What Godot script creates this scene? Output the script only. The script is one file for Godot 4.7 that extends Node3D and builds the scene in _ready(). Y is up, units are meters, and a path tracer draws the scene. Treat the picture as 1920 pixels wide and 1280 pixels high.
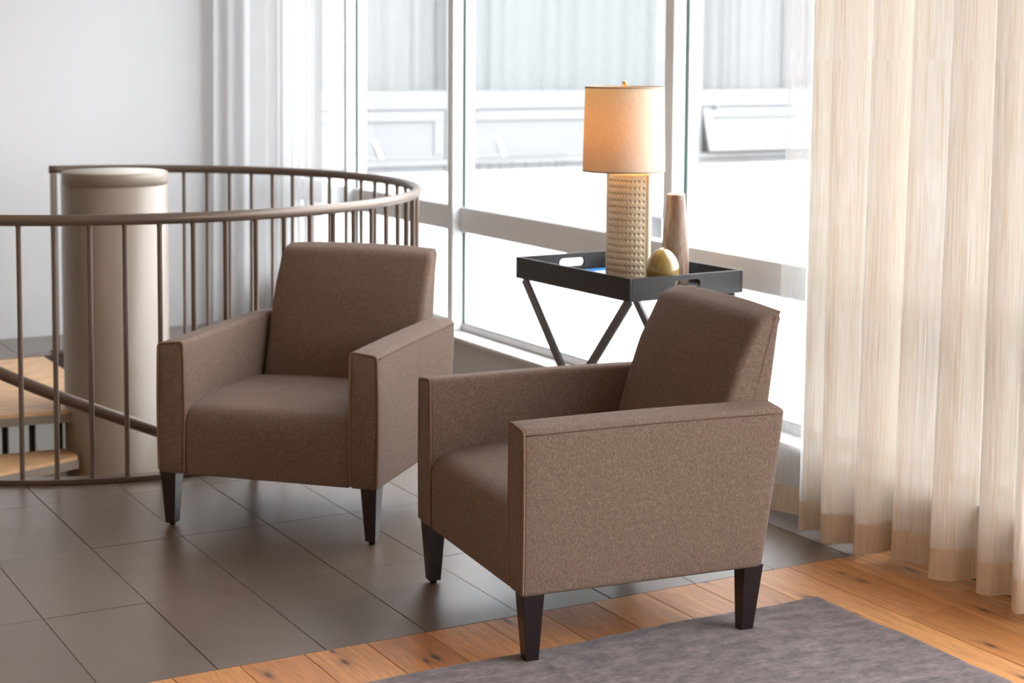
extends Node3D

# Lounge by a window wall: two upholstered armchairs, a tray table with a lamp, a spiral stair with its guard railing.
# World: x runs towards the window wall, z towards the camera, y up; floor at y = 0.

const CIRCLE := Vector2(2.092, -7.487)     # centre of the stair opening (x, z)
const RAIL_R := 1.426
const COLUMN := Vector2(2.15, -7.49)
const TILE_X0 := 1.124
const TILE_W := 0.305
const TILE_L := 0.61
const WOOD_Z := -4.078                      # where tiles meet the planks
const BACK_Z := -9.50
const MULLION_X := 3.74
const GLASS_X := 3.80
const CEILING := 3.2
const SKY_LIGHT := 9.0
const LAMP_LIGHT := 0.55

var rng := RandomNumberGenerator.new()
var M := {}
var used := {}


# ------------------------------------------------------------------ scene helpers

func numbered(called: String) -> String:
	var n: int = used.get(called, 0)
	used[called] = n + 1
	return called if n == 0 else "%s_%03d" % [called, n]


func thing(called: String, label: String, category: String, at := Vector3.ZERO, turn := 0.0, group := "") -> Node3D:
	var o := Node3D.new()
	o.name = numbered(called)
	add_child(o, true)
	o.position = at
	o.rotation.y = turn
	tag(o, label, category, group)
	return o


func tag(o: Node, label: String, category: String, group := "") -> void:
	o.set_meta("label", label)
	o.set_meta("category", category)
	if group:
		o.set_meta("group", group)


func obj(called: String, mesh: Mesh, m: Material, parent: Node = null, at := Vector3.ZERO) -> MeshInstance3D:
	var o := MeshInstance3D.new()
	o.name = called if parent else numbered(called)
	o.mesh = mesh
	o.material_override = m
	o.position = at
	o.cast_shadow = GeometryInstance3D.SHADOW_CASTING_SETTING_ON
	(parent if parent else self).add_child(o, true)
	return o


func struct(called: String, mesh: Mesh, m: Material, label: String, category: String, parent: Node = null) -> MeshInstance3D:
	var o := obj(called, mesh, m, parent)
	if parent == null:
		o.set_meta("kind", "structure")
		tag(o, label, category)
	return o


# ------------------------------------------------------------------ mesh helpers

func begin(smooth := true) -> SurfaceTool:
	var st := SurfaceTool.new()
	st.begin(Mesh.PRIMITIVE_TRIANGLES)
	st.set_smooth_group(0 if smooth else -1)
	return st


func done(st: SurfaceTool) -> ArrayMesh:
	st.generate_normals()
	return st.commit()


func tri(st: SurfaceTool, a: Vector3, b: Vector3, c: Vector3, ua := Vector2.ZERO, ub := Vector2.ZERO, uc := Vector2.ZERO) -> void:
	st.set_uv(ua)
	st.add_vertex(a)
	st.set_uv(ub)
	st.add_vertex(b)
	st.set_uv(uc)
	st.add_vertex(c)


func out_tri(st: SurfaceTool, a: Vector3, b: Vector3, c: Vector3, away: Vector3) -> void:
	# a triangle whose front looks along «away»
	if (b - a).cross(c - a).dot(away) < 0.0:
		tri(st, a, b, c)
	else:
		tri(st, a, c, b)


func out_quad(st: SurfaceTool, a: Vector3, b: Vector3, c: Vector3, d: Vector3, away: Vector3) -> void:
	out_tri(st, a, b, c, away)
	out_tri(st, a, c, d, away)


func add_box(st: SurfaceTool, lo: Vector3, hi: Vector3, b := 0.0, xf := Transform3D()) -> void:
	# a box with chamfered edges
	var mid := (lo + hi) / 2.0
	var h := (hi - lo) / 2.0
	b = minf(b, minf(h.x, minf(h.y, h.z)) * 0.9)
	for axis in 3:
		var u := (axis + 1) % 3
		var v := (axis + 2) % 3
		for s in [-1.0, 1.0]:
			var q := []
			for k in [[-1, -1], [1, -1], [1, 1], [-1, 1]]:
				var p := mid
				p[axis] += s * h[axis]
				p[u] += k[0] * (h[u] - b)
				p[v] += k[1] * (h[v] - b)
				q.append(xf * p)
			var n := Vector3.ZERO
			n[axis] = s
			out_quad(st, q[0], q[1], q[2], q[3], xf.basis * n)
			if b > 0.0:
				for t in [-1.0, 1.0]:      # the chamfer between this face and the face towards t on u
					var e := []
					for k in [-1.0, 1.0]:
						var p := mid
						p[axis] += s * h[axis]
						p[u] += t * (h[u] - b)
						p[v] += k * (h[v] - b)
						e.append(xf * p)
						p[axis] -= s * b
						p[u] += t * b
						e.append(xf * p)
					var m := Vector3.ZERO
					m[axis] = s
					m[u] = t
					out_quad(st, e[0], e[1], e[3], e[2], xf.basis * m)
	if b > 0.0:
		for x in [-1.0, 1.0]:
			for y in [-1.0, 1.0]:
				for z in [-1.0, 1.0]:
					var s := Vector3(x, y, z)
					var p := mid + s * h
					out_tri(st, xf * (p - s * Vector3(0, b, b)), xf * (p - s * Vector3(b, 0, b)), xf * (p - s * Vector3(b, b, 0)), xf.basis * s)


func box_mesh(lo: Vector3, hi: Vector3, b := 0.0) -> ArrayMesh:
	var st := begin(false)
	add_box(st, lo, hi, b)
	return done(st)


func add_loft(st: SurfaceTool, loops: Array, cap0 := 0.0, cap1 := 0.0, rings := 4, caps := true) -> void:
	# closed loops of equal length joined into one skin; capped with shrinking rings that bulge by cap0 / cap1 along the loft
	var all := loops.duplicate()
	if caps:
		for side in 2:
			var edge: PackedVector3Array = loops[0] if side == 0 else loops[-1]
			var next: PackedVector3Array = loops[1] if side == 0 else loops[-2]
			var c := Vector3.ZERO
			var c2 := Vector3.ZERO
			for p in edge:
				c += p / edge.size()
			for p in next:
				c2 += p / next.size()
			var dir := (c - c2).normalized()
			var bulge: float = cap0 if side == 0 else cap1
			for k in range(1, rings + 1):
				var f := 1.0 - float(k) / rings
				f = maxf(f, 0.002)
				var ring := PackedVector3Array()
				for p in edge:
					ring.append(c + (p - c) * f + dir * bulge * (1.0 - f * f))
				if side == 0:
					all.push_front(ring)
				else:
					all.push_back(ring)
	var centre := Vector3.ZERO
	for loop in loops:
		for p in loop:
			centre += p / (loop.size() * loops.size())
	# orientation: look at one quad in the middle
	var mid: PackedVector3Array = loops[loops.size() / 2 - 1]
	var nxt: PackedVector3Array = loops[loops.size() / 2]
	var vol := 0.0
	for i in mid.size():
		var j := (i + 1) % mid.size()
		vol += (mid[j] - mid[i]).cross(nxt[i] - mid[i]).dot(mid[i] - (mid[0] + mid[mid.size() / 2]) / 2.0)
	var flip := vol > 0.0
	for k in all.size() - 1:
		var a: PackedVector3Array = all[k]
		var b: PackedVector3Array = all[k + 1]
		for i in a.size():
			var j := (i + 1) % a.size()
			if flip:
				tri(st, a[i], b[i], a[j])
				tri(st, a[j], b[i], b[j])
			else:
				tri(st, a[i], a[j], b[i])
				tri(st, a[j], b[j], b[i])


func rounded(corners: Array, seg := 5, step := 0.03) -> Array:
	# corners: [x, y, radius]; returns [points, outward normals] of the rounded outline, straight runs divided every «step»
	var pts := PackedVector2Array()
	var nor := PackedVector2Array()
	var n := corners.size()
	var area := 0.0
	for i in n:
		var a: Array = corners[i]
		var b: Array = corners[(i + 1) % n]
		area += a[0] * b[1] - b[0] * a[1]
	var way := 1.0 if area > 0.0 else -1.0
	var starts := []
	for i in n:
		var p := Vector2(corners[i][0], corners[i][1])
		var pa: Array = corners[(i + n - 1) % n]
		var pb: Array = corners[(i + 1) % n]
		var a := (Vector2(pa[0], pa[1]) - p)
		var b := (Vector2(pb[0], pb[1]) - p)
		var r: float = corners[i][2]
		var half := absf(a.angle_to(b)) / 2.0
		var cut := minf(r / tan(half), minf(a.length(), b.length()) * 0.49)
		var t0 := p + a.normalized() * cut
		var t1 := p + b.normalized() * cut
		var n0 := Vector2(-a.normalized().y, a.normalized().x) * way    # outward normal of the incoming edge
		var n1 := Vector2(b.normalized().y, -b.normalized().x) * way
		var arc := []
		for k in seg + 1:
			var f := float(k) / seg
			var q := t0.lerp(p, f).lerp(p.lerp(t1, f), f)
			arc.append([q, n0.slerp(n1, f) if n0.dot(n1) < 0.9999 else n0])
		starts.append(arc)
	for i in n:
		var arc: Array = starts[i]
		for e in arc:
			pts.append(e[0])
			nor.append(e[1])
		var nxt: Array = starts[(i + 1) % n]
		var a: Vector2 = arc[-1][0]
		var b: Vector2 = nxt[0][0]
		var k := int(a.distance_to(b) / step)
		for j in range(1, k):
			pts.append(a.lerp(b, float(j) / k))
			nor.append(arc[-1][1])
	return [pts, nor]


func add_tube(st: SurfaceTool, path: PackedVector3Array, r: float, sides := 8, closed := false) -> void:
	var n := path.size()
	var rings := []
	var up := Vector3.UP
	for i in n:
		var a := path[(i + n - 1) % n] if closed or i > 0 else path[i]
		var b := path[(i + 1) % n] if closed or i < n - 1 else path[i]
		var t := (b - a).normalized()
		if i == 0:
			up = Vector3.UP if absf(t.y) < 0.9 else Vector3.RIGHT
		var side := t.cross(up).normalized()
		up = side.cross(t).normalized()
		var ring := PackedVector3Array()
		for k in sides:
			var w := TAU * k / sides
			ring.append(path[i] + (side * cos(w) + up * sin(w)) * r)
		rings.append(ring)
	if closed:
		rings.append(rings[0])
	add_loft(st, rings, 0.0, 0.0, 1, not closed)


func tube_mesh(path: PackedVector3Array, r: float, sides := 8, closed := false) -> ArrayMesh:
	var st := begin()
	add_tube(st, path, r, sides, closed)
	return done(st)


func lathe(profile: Array, sides := 48, at := Vector3.ZERO) -> ArrayMesh:
	# profile: [radius, y] from bottom to top
	var st := begin()
	for i in profile.size() - 1:
		var a: Array = profile[i]
		var b: Array = profile[i + 1]
		for k in sides:
			var w0 := TAU * k / sides
			var w1 := TAU * (k + 1) / sides
			var d0 := Vector3(cos(w0), 0, sin(w0))
			var d1 := Vector3(cos(w1), 0, sin(w1))
			var p := [at + d0 * a[0] + Vector3(0, a[1], 0), at + d1 * a[0] + Vector3(0, a[1], 0), at + d1 * b[0] + Vector3(0, b[1], 0), at + d0 * b[0] + Vector3(0, b[1], 0)]
			var u := [Vector2(float(k) / sides, a[1]), Vector2(float(k + 1) / sides, a[1]), Vector2(float(k + 1) / sides, b[1]), Vector2(float(k) / sides, b[1])]
			if b[0] > 1e-6:
				tri(st, p[0], p[2], p[3], u[0], u[2], u[3])
			if a[0] > 1e-6:
				tri(st, p[0], p[1], p[2], u[0], u[1], u[2])
	return done(st)


func add_extrusion(st: SurfaceTool, poly: PackedVector2Array, y0: float, y1: float, bevel := 0.0) -> void:
	# a flat outline in (x, z) from y0 up to y1, its top edge chamfered
	var top := poly
	if bevel > 0.0:
		var inner := Geometry2D.offset_polygon(poly, -bevel, Geometry2D.JOIN_MITER)
		if inner.size() == 1:
			top = inner[0]
	if Geometry2D.is_polygon_clockwise(poly):
		poly.reverse()
	if Geometry2D.is_polygon_clockwise(top):
		top = top.duplicate()
		top.reverse()
	var c := Vector2.ZERO
	for p in poly:
		c += p / poly.size()
	for face in 2:
		var pl := top if face == 0 else poly
		var y := y1 if face == 0 else y0
		var ids := Geometry2D.triangulate_polygon(pl)
		for i in range(0, ids.size(), 3):
			var a := pl[ids[i]]
			var b := pl[ids[i + 1]]
			var d := pl[ids[i + 2]]
			out_tri(st, Vector3(a.x, y, a.y), Vector3(b.x, y, b.y), Vector3(d.x, y, d.y), Vector3.UP if face == 0 else Vector3.DOWN)
	var yb := y1 - bevel
	for i in poly.size():
		var a := poly[i]
		var b := poly[(i + 1) % poly.size()]
		var n := Vector2((b - a).y, -(b - a).x)
		out_quad(st, Vector3(a.x, y0, a.y), Vector3(b.x, y0, b.y), Vector3(b.x, yb, b.y), Vector3(a.x, yb, a.y), Vector3(n.x, 0, n.y))
	if bevel > 0.0:
		if top.size() == poly.size():
			# the chamfer joins each outline corner to the nearest corner of the inner outline
			var off := 0
			var best := 1e9
			for k in top.size():
				if top[k].distance_to(poly[0]) < best:
					best = top[k].distance_to(poly[0])
					off = k
			for i in poly.size():
				var j := (i + 1) % poly.size()
				var a := poly[i]
				var b := poly[j]
				var ta := top[(i + off) % top.size()]
				var tb := top[(j + off) % top.size()]
				var n := Vector2((b - a).y, -(b - a).x).normalized()
				out_quad(st, Vector3(a.x, yb, a.y), Vector3(b.x, yb, b.y), Vector3(tb.x, y1, tb.y), Vector3(ta.x, y1, ta.y), Vector3(n.x, 1, n.y))


func circle(c: Vector2, r: float, n := 96) -> PackedVector2Array:
	var p := PackedVector2Array()
	for k in n:
		p.append(c + Vector2.from_angle(TAU * k / n) * r)
	return p


func rect(x0: float, z0: float, x1: float, z1: float) -> PackedVector2Array:
	return PackedVector2Array([Vector2(x0, z0), Vector2(x1, z0), Vector2(x1, z1), Vector2(x0, z1)])


# ------------------------------------------------------------------ materials

func mat(called: String, c: Color, rough := 0.6, metal := 0.0) -> StandardMaterial3D:
	var m := StandardMaterial3D.new()
	m.resource_name = called
	m.albedo_color = c
	m.roughness = rough
	m.metallic = metal
	M[called] = m
	return m


func noise(f: float, s: int, octaves := 3) -> FastNoiseLite:
	var n := FastNoiseLite.new()
	n.noise_type = FastNoiseLite.TYPE_SIMPLEX_SMOOTH
	n.frequency = f
	n.seed = s
	n.fractal_octaves = octaves
	return n


func texture(w: int, h: int, pixel: Callable) -> ImageTexture:
	var im := Image.create(w, h, false, Image.FORMAT_RGBA8)
	for y in h:
		for x in w:
			im.set_pixel(x, y, pixel.call(x, y))
	return ImageTexture.create_from_image(im)


func make_materials() -> void:
	# fabric: heathered yarn, three tones in short upright flecks
	var size := 384
	var fleck := PackedFloat32Array()
	fleck.resize(size * size)
	for k in 26000:
		var x := rng.randi() % size
		var y := rng.randi() % size
		var tone := rng.randf_range(-1.0, 1.0)
		for j in rng.randi_range(2, 6):
			fleck[((y + j) % size) * size + x] = tone
	var cloth := texture(size, size, func(x, y):
		var v: float = fleck[y * size + x] + rng.randf_range(-0.35, 0.35)
		var c := Color(0.43, 0.352, 0.30)
		return c.lerp(Color(0.68, 0.60, 0.535), clampf(v, 0, 1) * 0.55).lerp(Color(0.27, 0.207, 0.168), clampf(-v, 0, 1) * 0.55))
	var m := mat("fabric", Color(1, 1, 1), 0.95)
	m.albedo_texture = cloth
	m.uv1_triplanar = true
	m.uv1_scale = Vector3.ONE * 2.6
	m.rim_enabled = true
	m.rim = 0.06
	m.rim_tint = 0.8
	m.heightmap_enabled = true
	m.heightmap_texture = cloth
	m.heightmap_scale = 0.06
	mat("piping", Color(0.50, 0.40, 0.325), 0.9)
	mat("seam", Color(0.33, 0.26, 0.21), 0.95)
	m = mat("leg_wood", Color(0.095, 0.028, 0.038), 0.36)
	m.clearcoat_enabled = true
	m.clearcoat = 0.3
	m.clearcoat_roughness = 0.2
	mat("glide", Color(0.05, 0.04, 0.04), 0.5)

	# floor tiles: dark warm grey porcelain with soft clouds, three tones
	var cloud := noise(0.012, 7, 4)
	var streak := noise(0.02, 9, 3)
	var tile_tex := texture(256, 512, func(x, y):
		var v := cloud.get_noise_2d(x, y) * 0.5 + streak.get_noise_2d(x * 2.2, y * 0.5) * 0.35
		var k := 1.0 + v * 0.10
		return Color(0.395 * k, 0.33 * k, 0.28 * k))
	for k in 3:
		m = mat("tile_%d" % k, [Color(1, 1, 1), Color(0.96, 0.955, 0.95), Color(1.0, 0.985, 0.965)][k], 0.33)
		m.metallic_specular = 0.7
		m.clearcoat_enabled = true
		m.clearcoat = 0.5
		m.clearcoat_roughness = 0.4
		m.albedo_texture = tile_tex
		m.uv1_triplanar = true
		m.uv1_scale = Vector3.ONE * 1.35
		m.uv1_offset = Vector3(0.37 * k, 0.0, 0.61 * k)
	mat("grout", Color(0.27, 0.24, 0.22), 0.9)
	mat("edge_stone", Color(0.62, 0.60, 0.605), 0.5)

	# oak planks: long grain with knots; u across the board (0.18 m), v along it
	var grain := noise(0.03, 21, 4)
	var fine := noise(0.12, 22, 2)
	for k in 3:
		var knots := []
		for j in 5:
			knots.append(Vector3(rng.randf_range(20, 108), rng.randf_range(60, 960), rng.randf_range(2.5, 5.5)))
		var shift := 300.0 * k
		var tone: Color = [Color(0.77, 0.53, 0.305), Color(0.81, 0.575, 0.35), Color(0.72, 0.48, 0.265)][k]
		var wood := texture(128, 1024, func(x, y):
			var bend := 0.0
			var dark := 0.0
			for q in knots:
				var dx: float = (x - q.x)
				var dy: float = (y - q.y) * 0.35
				var d := sqrt(dx * dx + dy * dy)
				bend += 9.0 * exp(-d / (q.z * 2.6)) * signf(dx + 0.01)
				dark += exp(-pow(d / q.z, 2.0)) + 0.35 * exp(-pow(d / (q.z * 2.4), 2.0))
			var xx: float = x + bend
			var g := grain.get_noise_2d(xx * 2.6 + shift, y * 0.11 + shift)
			var f := fine.get_noise_2d(xx * 3.0 + shift, y * 0.10)
			var ring := sin((xx * 0.23 + grain.get_noise_2d(xx * 0.5 + shift, y * 0.12) * 9.0) * 1.6)
			var kk := 1.0 + g * 0.13 + f * 0.09 + ring * 0.022
			var c := Color(tone.r * kk, tone.g * kk, tone.b * kk)
			return c.lerp(Color(0.23, 0.14, 0.085), clampf(dark, 0, 1) * 0.8))
		m = mat("oak_%d" % k, Color(1, 1, 1), 0.38)
		m.metallic_specular = 0.55
		m.albedo_texture = wood
		m.heightmap_enabled = true
		m.heightmap_texture = wood
		m.heightmap_scale = 0.03

	# rug: short silky pile, brushed in streaks
	var nap := noise(0.012, 31, 4)
	var tuft := noise(0.25, 32, 2)
	var rug_tex := texture(1024, 512, func(x, y):
		var v := nap.get_noise_2d(x * 0.8, y * 1.3) * 0.75 + nap.get_noise_2d(x * 3.0 + 900, y * 5.0) * 0.55 + nap.get_noise_2d(x * 0.35, y * 3.0 + 300) * 0.22
		var t := tuft.get_noise_2d(x, y * 1.4) * 0.5 + rng.randf_range(-0.25, 0.25)
		var k := 1.0 + v * 0.40 + t * 0.30
		var c := Color(0.40 * k, 0.355 * k, 0.355 * k)
		if rng.randf() < 0.0012:
			c = c.lerp(Color(0.75, 0.72, 0.70), 0.6)
		return c)
	m = mat("rug", Color(1, 1, 1), 0.95)
	m.albedo_texture = rug_tex
	m.heightmap_enabled = true
	m.heightmap_texture = rug_tex
	m.heightmap_scale = 0.35
	m.rim_enabled = true
	m.rim = 0.35
	m.rim_tint = 0.7

	mat("wall_paint", Color(0.80, 0.805, 0.81), 0.38)
	mat("room_paint", Color(0.80, 0.76, 0.72), 0.85)
	mat("ceiling_paint", Color(0.62, 0.61, 0.60), 0.9)
	mat("frame_paint", Color(0.92, 0.94, 0.955), 0.42)
	mat("gasket", Color(0.12, 0.27, 0.235), 0.5)
	mat("sill_paint", Color(0.86, 0.86, 0.86), 0.45)
	mat("low_wall", Color(0.86, 0.855, 0.845), 0.7)
	m = mat("pane", Color(0.93, 0.97, 0.96, 0.03), 0.02)
	m.transparency = BaseMaterial3D.TRANSPARENCY_ALPHA
	m = mat("coated_pane", Color(0.95, 0.97, 0.97, 0.03), 0.03)
	m.transparency = BaseMaterial3D.TRANSPARENCY_ALPHA
	m.metallic_specular = 0.08
	mat("rail_metal", Color(0.41, 0.35, 0.305), 0.34, 0.25)
	mat("column_paint", Color(0.54, 0.488, 0.432), 0.33)
	mat("column_top", Color(0.76, 0.74, 0.70), 0.6)
	mat("tread_steel", Color(0.52, 0.475, 0.43), 0.5)
	mat("drum", Color(0.38, 0.325, 0.28), 0.7)
	mat("drum_panel", Color(0.72, 0.70, 0.67), 0.7)

	# tread wood: paler than the floor
	var pale := texture(128, 512, func(x, y):
		var g := grain.get_noise_2d(x * 1.6 + 77, y * 0.10)
		var kk := 1.0 + g * 0.12 + fine.get_noise_2d(x * 3.0, y * 0.1) * 0.06
		return Color(0.82 * kk, 0.66 * kk, 0.49 * kk))
	m = mat("tread_wood", Color(1, 1, 1), 0.4)
	m.albedo_texture = pale
	m.uv1_triplanar = true
	m.uv1_scale = Vector3(1.1, 0.5, 5.5)

	m = mat("tray", Color(0.125, 0.115, 0.112), 0.36)
	mat("tray_leg", Color(0.42, 0.42, 0.43), 0.38, 0.3)
	m = mat("glaze", Color(0.88, 0.83, 0.73), 0.2)
	m.clearcoat_enabled = true
	m.clearcoat = 0.6
	m.clearcoat_roughness = 0.08
	m = mat("egg_glaze", Color(0.56, 0.47, 0.24), 0.1)
	m.clearcoat_enabled = true
	m.clearcoat = 1.0
	m.clearcoat_roughness = 0.04
	var rust := noise(0.016, 41, 4)
	var vase_tex := texture(256, 256, func(x, y):
		var v := rust.get_noise_2d(x * 1.6, y * 0.55)
		var w := rust.get_noise_2d(x * 4.0 + 500, y * 1.2)
		var c := Color(0.42, 0.31, 0.235).lerp(Color(0.50, 0.44, 0.38), clampf(0.5 + v * 1.4, 0, 1))
		return c.lerp(Color(0.40, 0.20, 0.13), clampf(w * 1.6 - 0.1, 0, 1) * 0.7))
	m = mat("vase", Color(1, 1, 1), 0.42)
	m.albedo_texture = vase_tex
	m.uv1_scale = Vector3(1, 2.4, 1)
	mat("vase_rim", Color(0.74, 0.66, 0.60), 0.6)

	# lamp shade: linen with slubs
	var slub := noise(0.05, 51, 3)
	var linen := texture(512, 256, func(x, y):
		var v := slub.get_noise_2d(x * 0.5, y * 7.0) * 0.5 + slub.get_noise_2d(x * 7.0 + 300, y * 0.5) * 0.5
		var k := 1.0 + v * 0.10 + rng.randf_range(-0.03, 0.03)
		return Color(0.78 * k, 0.745 * k, 0.68 * k))
	m = mat("shade_linen", Color(1, 1, 1), 0.9)
	m.albedo_texture = linen
	m.backlight_enabled = true
	m.backlight = Color(0.60, 0.50, 0.33)
	mat("shade_trim", Color(0.62, 0.56, 0.48), 0.8)
	mat("brass", Color(0.70, 0.60, 0.42), 0.3, 0.9)
	m = mat("bulb", Color(1, 0.9, 0.75), 0.4)
	m.emission_enabled = true
	m.emission = Color(1.0, 0.80, 0.55)
	m.emission_energy_multiplier = 4.0
	var mag := texture(128, 160, func(x, y):
		if y < 40:
			return Color(0.10, 0.40, 0.72).lerp(Color(0.25, 0.58, 0.85), x / 128.0)
		if y < 92:
			return Color(0.93, 0.94, 0.94).lerp(Color(0.80, 0.86, 0.90), (y - 40) / 52.0)
		return Color(0.55, 0.70, 0.78).lerp(Color(0.72, 0.76, 0.76), (y - 92) / 68.0))
	m = mat("magazine_cover", Color(1, 1, 1), 0.25)
	m.albedo_texture = mag
	mat("paper", Color(0.90, 0.89, 0.86), 0.7)

	# curtains: loose yarns that run upright; between them the cloth is thin
	var yarn := noise(0.09, 61, 2)
	var slow := noise(0.011, 62, 2)
	var cur := func(x, y):
		var v := 0.75 * yarn.get_noise_2d(x * 4.2, y * 0.05) + 0.8 * yarn.get_noise_2d(x * 9.0 + 700, y * 0.14)
		var b := slow.get_noise_2d(x * 1.4, y * 0.05)
		var t := clampf(0.42 + v * 1.1, 0, 1)
		var c := Color(0.95, 0.94, 0.915).lerp(Color(0.85, 0.775, 0.68), clampf((t - 0.3) * 1.0 + b * 0.25, 0, 1))
		c.a = clampf(0.95 + 0.08 * t + 0.03 * b, 0.0, 1.0)
		return c
	var dense := texture(512, 512, cur)
	var loose := texture(384, 384, func(x, y):
		var c: Color = cur.call(x, y)
		return Color(c.r * 1.02, c.g * 1.05, c.b * 1.10, clampf((c.a - 0.95) * 6.5 + 0.36, 0.0, 0.95)))
	for k in 3:
		m = mat(["curtain", "curtain_hem", "curtain_edge"][k], [Color(1, 1, 1), Color(1.0, 0.965, 0.92), Color(0.97, 0.99, 1.0)][k], 0.95)
		m.albedo_texture = loose if k == 2 else dense
		m.transparency = BaseMaterial3D.TRANSPARENCY_ALPHA
		m.backlight_enabled = true
		m.backlight = Color(0.55, 0.545, 0.54)
	m = mat("white_sheer", Color(0.82, 0.82, 0.82, 0.74), 0.95)
	m.transparency = BaseMaterial3D.TRANSPARENCY_ALPHA
	m.backlight_enabled = true
	m.backlight = Color(0.42, 0.42, 0.42)

	mat("terrace", Color(0.72, 0.72, 0.72), 0.9)
	mat("facade", Color(0.405, 0.405, 0.405), 0.7)
	mat("facade_frame", Color(0.403, 0.406, 0.409), 0.5)
	mat("facade_shadow", Color(0.44, 0.445, 0.45), 0.8)
	mat("facade_panel", Color(0.401, 0.408, 0.414), 0.7)
	mat("facade_curtain", Color(0.330, 0.330, 0.330), 0.9)
	mat("facade_curtain_warm", Color(0.344, 0.326, 0.326), 0.9)
	mat("facade_curtain_cool", Color(0.312, 0.324, 0.327), 0.9)
	mat("bench_steel", Color(0.503, 0.509, 0.513), 0.6)


# ------------------------------------------------------------------ camera, sky, light

func camera_and_light() -> void:
	var cam := Camera3D.new()
	cam.name = "camera"
	add_child(cam)
	var lens := CameraAttributesPhysical.new()
	lens.frustum_focal_length = 58.8
	lens.exposure_aperture = 4.5
	lens.frustum_focus_distance = 4.35
	cam.attributes = lens
	cam.position = Vector3(0, 1.6020, 0)
	cam.rotation = Vector3(-0.0802, -0.5090, 0.0063)
	var near := 0.05
	cam.set_frustum(0.4081568 * near, Vector2(0.0045803, -0.0900528) * near, near, 120.0)
	cam.current = true

	var e := Environment.new()
	e.background_mode = Environment.BG_SKY
	var sky := Sky.new()
	var sm := ProceduralSkyMaterial.new()
	sm.sky_top_color = Color(0.965, 0.98, 1.0)
	sm.sky_horizon_color = Color(1.0, 1.0, 1.0)
	sm.ground_horizon_color = Color(0.9, 0.9, 0.9)
	sm.ground_bottom_color = Color(0.6, 0.6, 0.6)
	sm.sun_angle_max = 0.0
	sky.sky_material = sm
	e.sky = sky
	e.background_energy_multiplier = SKY_LIGHT
	e.tonemap_mode = Environment.TONE_MAPPER_LINEAR
	e.tonemap_exposure = 1.2
	e.sdfgi_enabled = true
	e.ssao_enabled = true
	e.ssil_enabled = true
	var w := WorldEnvironment.new()
	w.name = "environment"
	w.environment = e
	add_child(w)


func ceiling_lights() -> void:
	# warm recessed lights of the lounge, above and behind the camera
	var glow := mat("downlight_glow", Color(1, 0.85, 0.65), 0.5)
	glow.emission_enabled = true
	glow.emission = Color(1.0, 0.74, 0.48)
	glow.emission_energy_multiplier = 3.0
	var ring := mat("downlight_ring", Color(0.85, 0.83, 0.8), 0.4)
	var spots := [Vector2(-1.6, -5.6), Vector2(0.4, -5.6), Vector2(-1.6, -2.6), Vector2(0.4, -2.6), Vector2(-1.6, 0.4), Vector2(0.4, 0.4), Vector2(2.4, -0.4)]
	for s in spots:
		var t := thing("ceiling_light", "round warm recessed ceiling light above the lounge", "light", Vector3(s.x, CEILING, s.y), 0.0, "recessed ceiling lights")
		obj("trim_ring", lathe([[0.075, -0.002], [0.09, -0.010], [0.10, -0.008], [0.10, 0.0]], 32), ring, t)
		obj("diffuser", lathe([[0.0, -0.004], [0.072, -0.004], [0.072, 0.0]], 32), glow, t)
		var l := AreaLight3D.new()
		l.name = "light"
		l.area_size = Vector2(0.13, 0.13)
		l.light_color = Color(1.0, 0.76, 0.52)
		l.light_energy = LAMP_LIGHT
		l.shadow_enabled = true
		l.set("area_range", 14.0)
		l.rotation.x = -PI / 2
		l.position.y = -0.02
		t.add_child(l)


# ------------------------------------------------------------------ the room

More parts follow.
